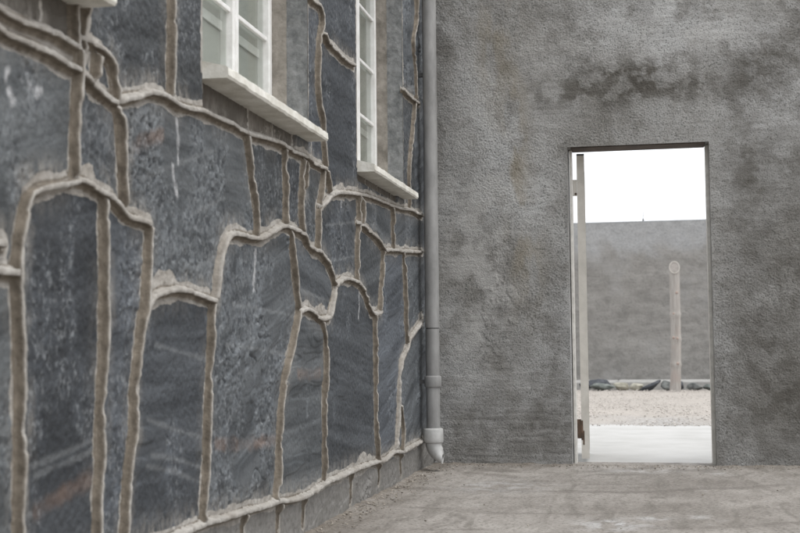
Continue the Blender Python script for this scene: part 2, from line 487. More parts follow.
THIN=[
[(2.668,1.562),(2.669,1.491)],
[(3.703,1.569),(3.707,1.535),(3.712,1.501)],
[(5.841,1.584),(5.838,1.482)],
[(4.208,1.602),(4.208,1.506)],
[(4.499,1.612),(4.498,1.525)],
[(4.757,1.619),(4.756,1.527)],
[(4.997,1.619),(4.996,1.522)],
[(6.072,1.611),(6.068,1.505)],
[(6.355,1.608),(6.352,1.508)],
[(6.693,1.613),(6.689,1.519)],
[(7.036,1.616),(7.032,1.534)]]
WHITE=[
[(3.483,1.409),(3.491,1.371),(3.5,1.328),(3.5,1.292)],
[(3.46,1.268),(3.468,1.228),(3.492,1.192)],
[(4.24,1.079),(4.228,0.997),(4.217,0.943)],
[(5.49,1.426),(5.507,1.374)],
[(5.856,1.016),(5.853,0.94),(5.831,0.882)],
[(4.241,1.235),(4.184,1.247)],
[(2.591,1.335),(2.61,1.316),(2.638,1.333)],
[(2.491,1.348),(2.474,1.327)],
[(2.496,1.3),(2.51,1.285)]]
RUST=[
[(2.639,0.372),(2.756,0.392),(2.916,0.418),(2.974,0.424)],
[(3.149,1.284),(3.251,1.317),(3.36,1.352)],
[(3.834,0.435),(4.021,0.421),(4.181,0.412),(4.514,0.395)],
[(4.759,0.634),(5.091,0.635)]]
CRACKS=[
[(2.614,0.66),(2.676,0.67),(2.725,0.673),(2.803,0.669),(2.867,0.684),(2.94,0.706),(2.993,0.715)],
[(5.366,1.586),(5.419,1.535),(5.454,1.495)],
[(3.068,1.501),(3.087,1.473),(3.075,1.433)],
[(3.206,1.588),(3.221,1.536),(3.214,1.478),(3.271,1.468)],
[(2.909,1.588),(2.932,1.568),(2.956,1.554)],
[(2.622,0.741),(2.749,0.745),(2.866,0.763)],
[(3.282,0.405),(3.296,0.349),(3.333,0.284)],
[(3.571,0.289),(3.604,0.261),(3.572,0.23)],
[(3.679,0.703),(3.706,0.657),(3.688,0.611)]]
BANDS=[
[(3.991,0.886),(4.297,0.879),(4.79,0.862)],
[(3.261,0.418),(3.482,0.38),(3.725,0.32)],
[(3.295,0.445),(3.522,0.411),(3.742,0.364)],
[(2.618,0.477),(2.754,0.49),(2.972,0.519)],
[(2.628,0.454),(2.785,0.471),(2.978,0.491)],
[(3.217,1.204),(3.5,1.286),(3.795,1.37)],
[(3.328,0.749),(3.52,0.728),(3.778,0.702)],
[(3.652,0.986),(3.824,1.032)],
[(4.821,0.97),(5.298,0.939)],
[(5.236,1.27),(5.803,1.339)],
[(5.233,1.109),(5.798,1.176)],
[(3.6,1.144),(3.911,1.232)],
[(3.266,0.543),(3.443,0.51),(3.76,0.453)],
[(3.93,0.75),(4.32,0.733),(4.76,0.708)]]
# ------------------------------------------------------------------ the stone building
# joints of the masonry in wall coordinates (metres along the wall, metres up)
RIDGES += [[(2.86, 1.47), (2.87, 1.60)],
           [(0.7, 1.45), (1.2, 1.50), (1.8, 1.46), (2.37, 1.481)], [(0.7, .2), (1.5, .2), (2.2, .21), (2.95, .203)],
           [(1.3, .2), (1.32, .7), (1.28, 1.1)], [(0.7, 1.0), (1.3, 1.1), (1.9, .95), (1.95, .2)], [(1.9, .95), (2.47, .96)],
           [(1.75, 1.46), (1.85, .96)], [(3.05, 3.05), (3.5, 3.12), (4.3, 3.08), (5.0, 3.13), (5.9, 3.07), (6.7, 3.12), (7.95, 3.08)],
           [(0.7, 3.1), (2.0, 3.06), (3.05, 3.1)], [(3.6, 2.75), (3.35, 2.72), (3.05, 2.78), (2.9, 2.75)],
           [(3.28, 2.05), (3.30, 2.72)], [(3.1, 2.78), (3.08, 3.07)], [(2.9, 3.1), (2.95, 3.6)], [(4.2, 3.1), (4.25, 3.6)],
           [(5.5, 3.1), (5.45, 3.6)], [(6.6, 3.1), (6.62, 3.6)], [(0.7, 3.6), (4.0, 3.55), (7.95, 3.6)],
           [(5.38, 2.6), (5.45, 3.1)], [(7.4, 2.93), (7.42, 3.1)], [(5.35, 2.62), (5.0, 2.7)]]

def wall_arrays():
    ys = np.concatenate([np.arange(0.6, 2.4, 0.02), np.arange(2.4, 4.0, 0.0033), np.arange(4.0, 5.6, 0.0043), np.arange(5.6, D + 0.001, 0.0065)])
    zs = np.concatenate([np.arange(-0.02, 1.9, 0.004), np.arange(1.9, 3.1, 0.0065), np.arange(3.1, 4.01, 0.015)])
    # snap grid lines to the window openings
    for a, b in WINS:
        for q in (a, b):
            ys[np.argmin(abs(ys - q))] = q
    for q in (WZ0, WZ1):
        zs[np.argmin(abs(zs - q))] = q
    return ys, zs

def seg_dist(ys, zs, lines, R=0.14, jit=0.0):
    d = np.full((len(ys), len(zs)), 9.0)
    orient = np.zeros_like(d)
    for pl in lines:
        for (y0, z0), (y1, z1) in zip(pl, pl[1:]):
            i0 = np.searchsorted(ys, min(y0, y1) - R); i1 = np.searchsorted(ys, max(y0, y1) + R)
            j0 = np.searchsorted(zs, min(z0, z1) - R); j1 = np.searchsorted(zs, max(z0, z1) + R)
            if i1 <= i0 or j1 <= j0: continue
            Y = ys[i0:i1, None]; Z = zs[None, j0:j1]
            dy, dz = y1 - y0, z1 - z0
            t = np.clip(((Y - y0) * dy + (Z - z0) * dz) / (dy * dy + dz * dz + 1e-12), 0, 1)
            dd = np.hypot(Y - y0 - t * dy, Z - z0 - t * dz)
            sub = d[i0:i1, j0:j1]
            m = dd < sub
            sub[m] = dd[m]
            orient[i0:i1, j0:j1][m] = abs(dz) / math.hypot(dy, dz)
    return d, orient

def stone_labels(lines):
    gy = np.arange(0.6, 8.0, 0.012); gz = np.arange(-0.02, 4.02, 0.012)
    d, _ = seg_dist(gy, gz, lines, 0.05)
    free = d > 0.013
    lab = np.arange(1, d.size + 1).reshape(d.shape) * free
    while True:
        n = lab.copy()
        n[1:] = np.maximum(n[1:], lab[:-1]); n[:-1] = np.maximum(n[:-1], lab[1:])
        m = n.copy()
        m[:, 1:] = np.maximum(m[:, 1:], n[:, :-1]); m[:, :-1] = np.maximum(m[:, :-1], n[:, 1:])
        # running maxima along the two axes speed the flood up
        m *= free
        if (m == lab).all(): break
        lab = m
    for _ in range(6):
        n = lab.copy()
        for s in (1, -1):
            for ax in (0, 1):
                r = np.roll(lab, s, ax)
                n = np.where(n == 0, r, n)
        lab = n
    u, inv = np.unique(lab, return_inverse=True)
    return gy, gz, inv.reshape(lab.shape), len(u)

ys, zs = wall_arrays()
Y, Z = np.meshgrid(ys, zs, indexing='ij')
wy = (fbm(Y * 7, Z * 7, 2, 3) - 0.5) * 0.011
d, orient = seg_dist(ys, zs, RIDGES)
d = d + wy
d2, _ = seg_dist(ys, zs, [[(a - .013, b - .013) for a, b in pl] for pl in RIDGES]); d2 = d2 + wy
dt, _ = seg_dist(ys, zs, THIN, 0.08)
WR = [[(a, WZ0), (b, WZ0), (b, WZ1 + .06), (a, WZ1 + .06), (a, WZ0)] for a, b in WINS]
WR += [[(0.6, 0.2), (2.95, 0.203)], [(2.862, 1.45), (2.862, 1.62)], [(4.945, 1.62), (4.945, 1.5)], [(6.985, 1.62), (6.985, 1.5)], [(6.985, 2.43), (7.2, 2.43)],
       [(7.3, 2.2), (7.33, 1.54)], [(4.945, 2.2), (5.2, 2.2)]]
gy, gz, lab, NL = stone_labels(RIDGES + THIN + WR)
sid = lab[np.clip(np.round((Y - 0.6) / 0.012).astype(int), 0, lab.shape[0] - 1),
          np.clip(np.round((Z + 0.02) / 0.012).astype(int), 0, lab.shape[1] - 1)]
r = rng.rand(NL + 1, 10)
ang = np.where(r[:, 0] < 0.75, np.radians(9) + (r[:, 1] - 0.5) * 0.36, np.radians(-7) + (r[:, 1] - .5) * 0.3)
ca, sa = np.cos(ang)[sid], np.sin(ang)[sid]
U = Y * ca + Z * sa + (r[:, 2] * 40)[sid]
V = -Y * sa + Z * ca + (r[:, 3] * 40)[sid]
rough_s = r[:, 4][sid]                       # smooth split face ... rough broken face
# stone faces
base = (-0.006 + 0.010 * r[:, 5])[sid]
lump = (fbm(U * 2.2, V * 3.4, 3, 11) - 0.5) * 0.026
led = fbm(U * 1.3, V * 7, 3, 21)
q = np.floor(led * 9) / 9 + sstep(0.75, 1.0, (led * 9) % 1.0) / 9
ledge = (q - 0.5) * 0.026 * (0.4 + 0.9 * r[:, 6][sid])
chip = fbm(U * 38, V * 30, 3, 31)
zone = sstep(0.46, 0.58, fbm(Y * 3.3, Z * 2.4, 3, 41) + (rough_s - 0.5) * 0.30)
chips = -(sstep(0.55, 0.68, chip)) * 0.010 * zone + (fbm(U * 55, V * 45, 2, 51) - 0.5) * 0.008 * (0.25 + zone)
chipm = sstep(0.57, 0.67, chip) * zone
rimm = sstep(.47, .52, chip) * (1 - sstep(.54, .58, chip)) * zone * sstep(.45, .6, fbm(Y * 30, Z * 22, 2, 67))
crk = abs(fbm(U * 1.6 + 3, V * 3.2, 3, 61) - 0.5)
cd, _ = seg_dist(ys, zs, CRACKS, 0.08)
cd = np.maximum(cd, 0) + (fbm(Y * 18, Z * 18, 3, 63) - 0.5) * 0.006
crackm = np.exp(-(cd / 0.003) ** 2) * sstep(.38, .55, fbm(Y * 9, Z * 9, 2, 64))
chipm = np.maximum(chipm, crackm)
crack = -0.010 * crackm - np.exp(-(crk / 0.006) ** 2) * 0.010 * (r[:, 7][sid] > 0.75) * sstep(.45, .55, fbm(Y * 2, Z * 2, 2, 66))
face = base + lump + ledge + chips + crack
vein = 0 * led
vd, _ = seg_dist(ys, zs, BANDS, 0.12)
vd = vd + (fbm(U * 9, V * 20, 3, 65) - 0.5) * 0.016
vein = np.maximum(vein, np.exp(-(vd / 0.007) ** 2) * 0.65)
tone = (0.54 + 0.66 * r[:, 5])[sid] * (0.88 + 0.3 * (fbm(Y * 1.7, Z * 1.7, 2, 69) - .5))
basey = np.interp(Y, [0.6, 2.93, 3.9, 4.9, 5.7, 6.4, 7.0, 7.95], [.2, .2, .19, .155, .174, .165, .169, .19])
# mortar: a bed rising from the stone to a raised, rounded ridge
mn = (fbm(Y * 45, Z * 45, 4, 71) - 0.5)
bedn = fbm(Y * 7, Z * 7, 3, 81)
near = sstep(-0.004, 0.004, d - d2)          # the side that faces the ground or the yard's near end
bw = 0.019 + 0.030 * (bedn - 0.35) - 0.003 * near           # half width of the smeared bed
splash = sstep(0.60, 0.72, fbm(Y * 2.3, Z * 2.3, 3, 83)) * 0.035 * (1 - orient) * (1 - .7 * near)
smear = np.exp(-((Z - np.interp(Y, [0.6, 2.93, 3.9, 4.9, 5.7, 6.4, 7.0, 7.95], [.2, .2, .19, .155, .174, .165, .169, .19]) - .02) / .05) ** 2) 
smear = np.maximum(smear * (0.5 + .8 * fbm(Y * 6, Z * 3, 3, 87)), (1 - sstep(.02, .10, d)) * (1 - .6 * near) * sstep(.36, .58, fbm(Y * 4, Z * 4, 3, 88)))
mb = 1 - sstep(bw + splash, bw + splash + 0.018, d)
bed = 0.001 + mn * 0.008 * (1 + 14 * splash)
h = face * (1 - mb) + np.maximum(bed, face * 0.5) * mb
hw = 0.0068 + 0.0025 * (1 - orient) + 0.004 * (fbm(Y * 5, Z * 5, 2, 91) - 0.5)
rid = 1 - sstep(hw * 0.8, hw * (1.9 - .4 * near), d)
groove = near * np.exp(-((d - hw * 2.2) / 0.005) ** 2)
h = h - 0.008 * groove
h = np.maximum(h, bed - 0.006 * groove + 0 * rid * (1 - 0.5 * sstep(0, .02, basey - .022 - Z)) * (0.019 + 0.006 * (bedn - 0.5) + mn * 0.004 - 0.003 * np.clip(d / hw, 0, 1) ** 2))
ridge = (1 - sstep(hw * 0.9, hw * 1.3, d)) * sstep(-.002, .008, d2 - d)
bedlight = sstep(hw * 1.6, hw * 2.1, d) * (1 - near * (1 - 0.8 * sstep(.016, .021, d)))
# base course under the lowest ridge and the dark courses under the sills are set back
isb = sstep(0.0, 0.012, basey - 0.012 - Z)
basemort = 0.55 * fbm(Y * 9, Z * 9, 3, 95)
h = h - isb * 0.010
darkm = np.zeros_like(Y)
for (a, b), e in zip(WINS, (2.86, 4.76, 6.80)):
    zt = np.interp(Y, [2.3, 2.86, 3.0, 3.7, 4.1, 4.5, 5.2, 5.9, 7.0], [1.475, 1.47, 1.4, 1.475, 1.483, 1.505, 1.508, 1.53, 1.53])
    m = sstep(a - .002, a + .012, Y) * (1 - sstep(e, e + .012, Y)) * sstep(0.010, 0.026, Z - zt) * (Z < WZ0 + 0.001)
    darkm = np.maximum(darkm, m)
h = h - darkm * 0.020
tj = (1 - sstep(0.006, 0.012, dt))
h = h + tj * 0.004 * darkm
plinth = isb * 0.9
mort = mb
mort = np.maximum(mort, tj * 0.8 * (1 - darkm))
mort = np.maximum(mort * (1 - 0.55 * darkm), 1 - sstep(hw * 1.5, hw * 1.9, d))
mort = np.maximum(mort, tj * 0.6)
# mortar smeared round the window openings
for a, b in WINS:
    m = np.maximum(1 - sstep(0.008, 0.02, abs(Y - a)), 1 - sstep(0.006, 0.016, abs(Y - b))) * (Z > WZ0)
    mort = np.maximum(mort, m * 0.8)
rd, _ = seg_dist(ys, zs, RUST, 0.1)
wd, _ = seg_dist(ys, zs, WHITE, 0.1)
rust = (1 - sstep(0.006, 0.034, rd + (fbm(Y * 20, Z * 20, 3, 101) - 0.5) * 0.03)) * 0.8
white = (1 - sstep(0.002, 0.018, wd + (fbm(Y * 30, Z * 14, 3, 103) - 0.5) * 0.03)) * 0.9
edge = np.maximum.reduce([1 - sstep(0, .015, abs(Y - q)) for ab in WINS for q in ab])
h = h * (1 - edge * ((Z > WZ0 - .01) & (Z < WZ1 + .01))) + 0.002 * edge
P = np.stack([h, Y, Z], -1)
yc = (ys[1:] + ys[:-1]) / 2; zc = (zs[1:] + zs[:-1]) / 2
keep = np.ones((len(yc), len(zc)), bool)
for a, b in WINS:
    keep &= ~(((yc > a) & (yc < b))[:, None] & ((zc > WZ0) & (zc < WZ1))[None, :])
BLD = empty('stone_building', (0, 4.0, 0), 'long house of big blue grey slabs with raised pale mortar joints and white windows', 'house')
me = grid_mesh('stone_wall', P, keep, True)
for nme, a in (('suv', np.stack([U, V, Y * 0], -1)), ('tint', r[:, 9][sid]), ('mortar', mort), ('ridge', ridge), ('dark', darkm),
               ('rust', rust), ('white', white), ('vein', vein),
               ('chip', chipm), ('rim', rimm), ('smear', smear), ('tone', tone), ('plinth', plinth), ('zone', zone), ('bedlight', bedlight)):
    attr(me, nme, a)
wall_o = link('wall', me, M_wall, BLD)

# the raised pointing itself, run along every joint by hand
def smooth_line(pl, step):
    p = np.array(pl, float)
    q = np.vstack([2 * p[0] - p[1], p, 2 * p[-1] - p[-2]])
    out = []
    for i in range(1, len(q) - 2):
        n = max(2, int(np.hypot(*(q[i + 1] - q[i])) / step))
        t = np.linspace(0, 1, n, endpoint=False)[:, None]
        a = 0.5 * (q[i + 1] - q[i - 1]); b = 0.5 * (q[i + 2] - q[i])
        m = np.hypot(*(q[i + 1] - q[i]))
        for k, dq in ((0, q[i] - q[i - 1]), (1, q[i + 2] - q[i + 1])):     # no overshoot next to short steps
            lim = 1.2 * m
            if k == 0 and np.hypot(*a) > lim: a = a / np.hypot(*a) * lim
            if k == 1 and np.hypot(*b) > lim: b = b / np.hypot(*b) * lim
        out.append((2 * t ** 3 - 3 * t ** 2 + 1) * q[i] + (t ** 3 - 2 * t ** 2 + t) * a + (-2 * t ** 3 + 3 * t ** 2) * q[i + 1] + (t ** 3 - t ** 2) * b)
    out.append(p[-1:])
    return np.vstack(out)
#          across,  height, light
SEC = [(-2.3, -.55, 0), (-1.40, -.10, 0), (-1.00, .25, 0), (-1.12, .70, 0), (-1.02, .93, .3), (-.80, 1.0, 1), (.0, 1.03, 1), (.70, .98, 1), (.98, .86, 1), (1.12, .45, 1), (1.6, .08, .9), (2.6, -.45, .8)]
PV, PF, PRD = [], [], []
base_i = 0
hgrid = h
for li, pl in enumerate(RIDGES):
    L = smooth_line(pl, 0.006)
    L = L[(L[:, 0] > 0.6) & (L[:, 0] < D - .004)]
    if len(L) < 3: continue
    T = np.gradient(L, axis=0); T /= np.maximum(np.hypot(T[:, 0], T[:, 1]), 1e-9)[:, None]
    N = np.stack([-T[:, 1], T[:, 0]], 1)
    flat_ = N[:, 0] + 1.6 * N[:, 1]
    if flat_.mean() < 0: N = -N                        # positive side looks up and to the yard's far end
    ov = abs(T[:, 1])
    sarc = np.concatenate([[0], np.cumsum(np.hypot(*np.diff(L, axis=0).T))])
    wn = fbm(sarc * 7 + li * 9.7, sarc * 0 + li, 3, 131)
    hn = fbm(sarc * 9 + li * 5.1, sarc * 0 + li + .5, 3, 133)
    cn = (fbm(sarc * 5 + li * 3.3, sarc * 0 + li + .2, 3, 135) - .5)
    w = (0.0058 + 0.0016 * (1 - ov)) * (0.70 + 0.6 * wn)
    bz = np.interp(L[:, 0], [0.6, 2.93, 3.9, 4.9, 5.7, 6.4, 7.0, 7.95], [.2, .2, .19, .155, .174, .165, .169, .19])
    low = sstep(0, .03, bz - .02 - L[:, 1])
    H = 0.0205 * (0.70 + 0.6 * hn) * (1 - 0.62 * low) * (1 - .35 * sstep(.55, .75, fbm(sarc * 13 + li, sarc * 0 + 7.7, 3, 137)))
    endf = np.clip(np.minimum(sarc, sarc[-1] - sarc) / 0.010, 0.25, 1)
    c = L + N * (cn * 0.009)[:, None]
    hb = hgrid[np.clip(np.searchsorted(ys, c[:, 0]), 0, len(ys) - 1), np.clip(np.searchsorted(zs, c[:, 1]), 0, len(zs) - 1)]
    k0 = np.ones(9) / 9
    hb = np.convolve(np.pad(hb, 4, mode='edge'), k0, 'valid')
    P3 = np.zeros((len(L), len(SEC), 3)); lt = np.zeros((len(L), len(SEC)))
    for j, (s_, h_, l_) in enumerate(SEC):
        nz = fbm(sarc * 60 + j * 3.1, sarc * 0 + j * 7.7 + li, 3, 139) - .5
        nz2 = fbm(sarc * 45 + j * 5.1, sarc * 0 + j * 3.7 + li, 2, 141) - .5
        q_ = c + N * (s_ * w + nz * 0.0032)[:, None]
        P3[:, j, 0] = hb + np.where(h_ > 0, h_ * H * endf, h_ * 0.012) + nz2 * 0.0052
        P3[:, j, 1:] = q_
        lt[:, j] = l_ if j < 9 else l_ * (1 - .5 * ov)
    n_, m_ = P3.shape[:2]
    idx = base_i + np.arange(n_ * m_).reshape(n_, m_)
    PF.append(np.stack([idx[:-1, :-1], idx[1:, :-1], idx[1:, 1:], idx[:-1, 1:]], -1).reshape(-1, 4))
    for row in (idx[0], idx[-1]):
        PF.append(np.array([[row[j], row[j + 1], row[len(row) - 2 - j], row[len(row) - 1 - j]] for j in range(len(row) // 2 - 1)]))
    PV.append(P3.reshape(-1, 3)); PRD.append(lt.ravel())
    base_i += n_ * m_
PVa = np.concatenate(PV); PFa = np.concatenate(PF).astype(np.int32)
me = bpy.data.meshes.new('mortar_pointing')
me.vertices.add(len(PVa)); me.vertices.foreach_set('co', PVa.astype(np.float32).ravel())
me.loops.add(len(PFa) * 4); me.loops.foreach_set('vertex_index', PFa.ravel())
me.polygons.add(len(PFa)); me.polygons.foreach_set('loop_start', np.arange(0, len(PFa) * 4, 4, dtype=np.int32))
me.polygons.foreach_set('use_smooth', np.full(len(PFa), True))
me.update(calc_edges=True)
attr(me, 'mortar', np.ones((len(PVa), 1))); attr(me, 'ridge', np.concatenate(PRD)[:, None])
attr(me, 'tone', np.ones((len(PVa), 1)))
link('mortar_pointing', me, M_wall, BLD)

# the body of the house behind the stone skin, with the reveals of the openings
M_render = mat_plain('reveal_render', (0.17, 0.155, 0.135), (0.36, 0.335, 0.30), 9, 0.95, 0.1, 0.6, 50)
M_quoin = mat_plain('reveal_stone', (0.13, 0.136, 0.138), (0.27, 0.275, 0.275), 26, 0.85, 0.2, 0.6, 90)
def sheet(mb, a, b, c, dd):
    mb.bm.faces.new([mb.bm.verts.new(v) for v in (a, b, c, dd)])
k = MB()
k.box(-4.5, -0.62, 0.6, D - 0.003, 0, 4.0)                      # rear rooms
k.box(-0.62, -0.03, 0.6, D - 0.003, 3.95, 3.998)
k.box(-0.62, -0.03, 0.6, 0.66, 0, 3.95)
k.box(-0.62, -0.03, D - 0.05, D - 0.003, 0, 3.95)
k.box(-0.62, -0.03, 0.66, D - 0.05, 0, 0.05)
k.build('inner_wall', M_render, BLD)
def rough_strip(y, x0, x1, z0, z1, mat, seed, name):
    """a reveal face at y, roughly plastered, running from x0 (outer) to x1 (inner)"""
    xs = np.linspace(x0, x1, 14); zz = np.linspace(z0, z1, 200)
    X, ZZ = np.meshgrid(xs, zz, indexing='ij')
    n = (fbm(X * 30 + seed, ZZ * 24, 4, seed) - 0.5) * 0.010
    n[0, :] = 0
    s = -1 if y > 0 and name == 'far' else 1
    PP = np.stack([X, y + s * (n + 0.003), ZZ], -1)
    return PP
for i, (a, b) in enumerate(WINS):
    me = grid_mesh('window_reveal', rough_strip(b, 0.001, -0.088, WZ0, WZ1, None, 5 + i, 'far')); link('window_reveal', me, M_quoin, BLD)
    me = grid_mesh('window_reveal', rough_strip(b, -0.088, -0.20, WZ0, WZ1, None, 15 + i, 'far')); link('window_reveal', me, M_render, BLD)
    me = grid_mesh('window_reveal', rough_strip(a, 0.001, -0.20, WZ0, WZ1, None, 25 + i, 'near')); link('window_reveal', me, M_render, BLD)
    k = MB(); k.box(-0.20, 0.0, a, b, WZ1 - 0.001, WZ1 + 0.05)
    k.build('lintel', M_render, BLD)

def window(a, b, style):
    """a two-leaf casement set back in its opening: glass, frame, leaves with glazing bars, sill"""
    x1 = -REC                                   # outer face of the frame
    xi = x1 - 0.055
    zb, zt = WZ0 + 0.045, WZ1
    k = MB(); k.box(x1 - 0.024, x1 - 0.020, a + 0.035, b - 0.035, zb + 0.04, zt - 0.04)
    root = k.build('window', M_glass, BLD)
    f = MB()
    f.box(xi, x1, a + .004, a + 0.030, zb, zt - .001, 0.004)
    f.box(xi, x1, b - 0.030, b - .004, zb, zt - .001, 0.004)
    f.box(xi, x1 - .001, a + 0.030, b - 0.030, zb, zb + 0.05, 0.004)
    f.box(xi, x1 - .001, a + 0.030, b - 0.030, zt - 0.05, zt - .001, 0.004)
    f.build('frame', M_white, root)
    mid = b - 0.485
    for y0, y1 in ((a + 0.032, mid - 0.003), (mid + 0.003, b - 0.032)):
        c = MB()
        s = 0.031
        xo = x1 + 0.006
        for u0, u1 in ((y0, y0 + s), (y1 - s, y1)):
            c.box(xi + .008, xo, u0, u1, zb + 0.052, zt - 0.052, 0.004)
        for w0, w1 in ((zb + .052, zb + .052 + s), (zt - .052 - s, zt - .052)):
            c.box(xi + .008, xo - .001, y0 + s, y1 - s, w0, w1, 0.003)
        c.build('casement', M_white, root)
        for zz in (2.008, 2.311, 2.615):
            g = MB()
            g.box(x1 - 0.019, x1 - 0.004, y0 + s, y1 - s, zz - 0.009, zz + 0.009, 0.003)
            g.build('glazing_bar', M_white, root)
    # painted slab sill with worn arrises
    n, m = 220, 9
    prof = [(-0.148, 1.598), (-0.148, 1.652), (-0.02, 1.646), (0.080, 1.622), (0.087, 1.617), (0.088, 1.592), (0.083, 1.584), (-0.02, 1.5845), (-0.148, 1.598)]
    yy = np.linspace(a, b, n)
    PP = np.zeros((n, m, 3))
    for j, (px, pz) in enumerate(prof):
        PP[:, j, 0] = px; PP[:, j, 1] = yy; PP[:, j, 2] = pz
    w = (fbm(yy * 9, yy * 0 + a, 4, 111)[:, None] - 0.5)
    wj = (fbm(PP[:, :, 1] * 15, PP[:, :, 2] * 40 + PP[:, :, 0] * 20, 3, 121) - 0.5)
    PP[:, 3:7, 0] += w * 0.004 + wj[:, 3:7] * 0.0045
    PP[:, 3:7, 2] += wj[:, 3:7] * 0.005 + w * 0.003
    if style == 1:
        PP[:, :, 2] += 0.001
    me = grid_mesh('sill', PP, None, False)
    bm = bmesh.new(); bm.from_mesh(me)
    bmesh.ops.remove_doubles(bm, verts=bm.verts, dist=1e-5)
    for e in (0, n - 1):
        ring = [v for v in bm.verts if abs(v.co.y - yy[e]) < 1e-4]
        cx = sum(v.co.x for v in ring) / len(ring); cz = sum(v.co.z for v in ring) / len(ring)
        ring.sort(key=lambda v: math.atan2(v.co.z - cz, v.co.x - cx))
        bm.faces.new(ring)
    bmesh.ops.recalc_face_normals(bm, faces=bm.faces)
    bm.to_mesh(me); bm.free()
    link('sill', me, M_sill, root)
    # behind the glass: a pale blind and white bars
    k = MB(); k.box(x1 - 0.050, x1 - 0.046, a + .032, b - .032, WZ0 - .1, WZ1 + .05)
    k.build('blind', M_blind, root)
    k = MB(); k.box(x1 - 0.042, x1 - 0.036, mid - 0.30, mid - 0.265, WZ0 + .06, WZ1 - .06)
    k.box(x1 - 0.042, x1 - 0.037, a + .05, b - .05, 1.93, 1.965)
    k.build('inner_bar', M_white, root)
    return root
for i, (a, b) in enumerate(WINS):
    w = window(a, b, i)

# ------------------------------------------------------------------ the downpipe in the corner
PX, PY, PR = 0.0795, 7.45, 0.0428
DP = empty('downpipe', (PX, PY, 0), 'grey plastic downpipe in the corner with a bent shoe at its foot', 'pipe')
k = MB(); k.tube([(PX, PY, z) for z in (0.858, 1.5, 2.2, 3.0, 3.9)], PR, 32); k.build('upper_pipe', M_pipe, DP)
k = MB(); k.tube([(PX, PY, z) for z in (0.20, 0.5, 0.852)], PR - 0.001, 32); k.build('lower_pipe', M_pipe, DP)
k = MB(); k.tube([(PX, PY, z) for z in (0.851, 0.859)], PR - 0.004, 32); k.build('joint_seal', M_pipe_dark, DP)
k = MB(); k.tube([(PX, PY, z) for z in (0.500, 0.504, 0.510, 0.562, 0.568, 0.572)], [PR, PR + .006, PR + .0085, PR + .0085, PR + .006, PR], 32)
k.build('coupling', M_pipe, DP)
k = MB(); k.tube([(PX, PY, z) for z in (0.168, 0.172, 0.180, 0.248, 0.256, 0.260)], [PR, PR + .012, PR + .0165, PR + .0165, PR + .013, PR], 32)
k.build('collar', M_shoe, DP)
# the shoe: the pipe turns out towards the yard and ends in a cut mouth
k = MB()
pts = []
dx, dy = 0.995, -0.10
for a in np.linspace(0, 46, 9):
    t = math.radians(a)
    Rb = 0.080
    pts.append((PX + dx * Rb * (1 - math.cos(t)), PY + dy * Rb * (1 - math.cos(t)), 0.170 - Rb * math.sin(t)))
t = math.radians(46)
e = pts[-1]
L = 0.050
pts.append((e[0] + dx * L * math.sin(t), e[1] + dy * L * math.sin(t), e[2] - L * math.cos(t)))
rings = k.tube(pts, [PR + .006 - .0006 * q for q in range(9)] + [PR + .001], 32, caps=False)
inner = k.tube(list(reversed(pts)), [PR - .004] * 10, 32, caps=False)
r0, r1 = rings[-1], inner[0]
for v in r0 + r1:                       # cut the mouth upright, as the shoe's lip is
    v.co.x = pts[-1][0] - 0.004 + 0.12 * (v.co.z - pts[-1][2])
    v.co.z = max(v.co.z, 0.012)
for i in range(32):
    k.bm.faces.new((r0[i], r0[(i + 1) % 32], min(r1, key=lambda v: (v.co - r0[(i + 1) % 32].co).length), min(r1, key=lambda v: (v.co - r0[i].co).length))) if len({id(min(r1, key=lambda v: (v.co - r0[(i + 1) % 32].co).length)), id(min(r1, key=lambda v: (v.co - r0[i].co).length))}) == 2 else None
k.build('shoe', M_shoe, DP)
for z in (0.536, 2.4):
    k = MB(); k.box(-0.02, PX - PR + .002, PY - 0.012, PY + 0.012, z - 0.012, z + 0.012); k.build('bracket', M_pipe_dark, DP)

# ------------------------------------------------------------------ the yard wall with the doorway
YW = empty('yard_wall', (2.5, D, 0), 'tall rough grey plastered wall pierced by the open doorway', 'wall')
WX1, WH = 7.0, 3.6
xs = np.concatenate([np.arange(0.0, 2.7, 0.0045), np.arange(2.7, WX1 + .01, 0.03)])
zz = np.concatenate([np.arange(-0.02, 3.05, 0.0045), np.arange(3.05, WH + .01, 0.03)])
for qv in (DX0, DX1): xs[np.argmin(abs(xs - qv))] = qv
zz[np.argmin(abs(zz - DZ))] = DZ
X, ZZ = np.meshgrid(xs, zz, indexing='ij')
n1 = fbm(X * 105, ZZ * 110, 2, 201) - 0.5
n2 = fbm(X * 24, ZZ * 30, 3, 203) - 0.5
n3 = fbm(X * 3, ZZ * 3, 3, 205) - 0.5
smooth = sstep(0.50, 0.62, fbm(X * 1.4, ZZ * 1.1, 3, 207) + 0.22 * (1 - sstep(0.2, 0.75, X)) * sstep(.2, .5, ZZ) * (1 - sstep(1.6, 2.4, ZZ)))
trowel = fbm(X * 4, ZZ * 34, 3, 209) - 0.5
wob = (fbm(X * 5, ZZ * 5, 3, 211) - 0.5) * 0.12
ck = abs(fbm(X * 3.2 + wob * 4, ZZ * 5 + wob * 4, 3, 213) - 0.5)
flake = sstep(.52, .58, fbm(X * 9, ZZ * 7, 4, 217)) * np.exp(-(((X - .42) / .14) ** 2 + ((ZZ - 1.0) / .32) ** 2))
crack = np.exp(-(ck / 0.009) ** 2) * (X < 0.9) * sstep(.42, .55, fbm(X * 2.5, ZZ * 2.5, 2, 215)) * smooth
hh = n1 * 0.0075 * (1 - 0.6 * smooth) + n2 * 0.005 * (1 - 0.3 * smooth) + n3 * 0.018 + trowel * 0.007 * np.maximum(smooth * .6, (1 - sstep(.25, .5, ZZ)) * (X < .9)) + flake * 0.005
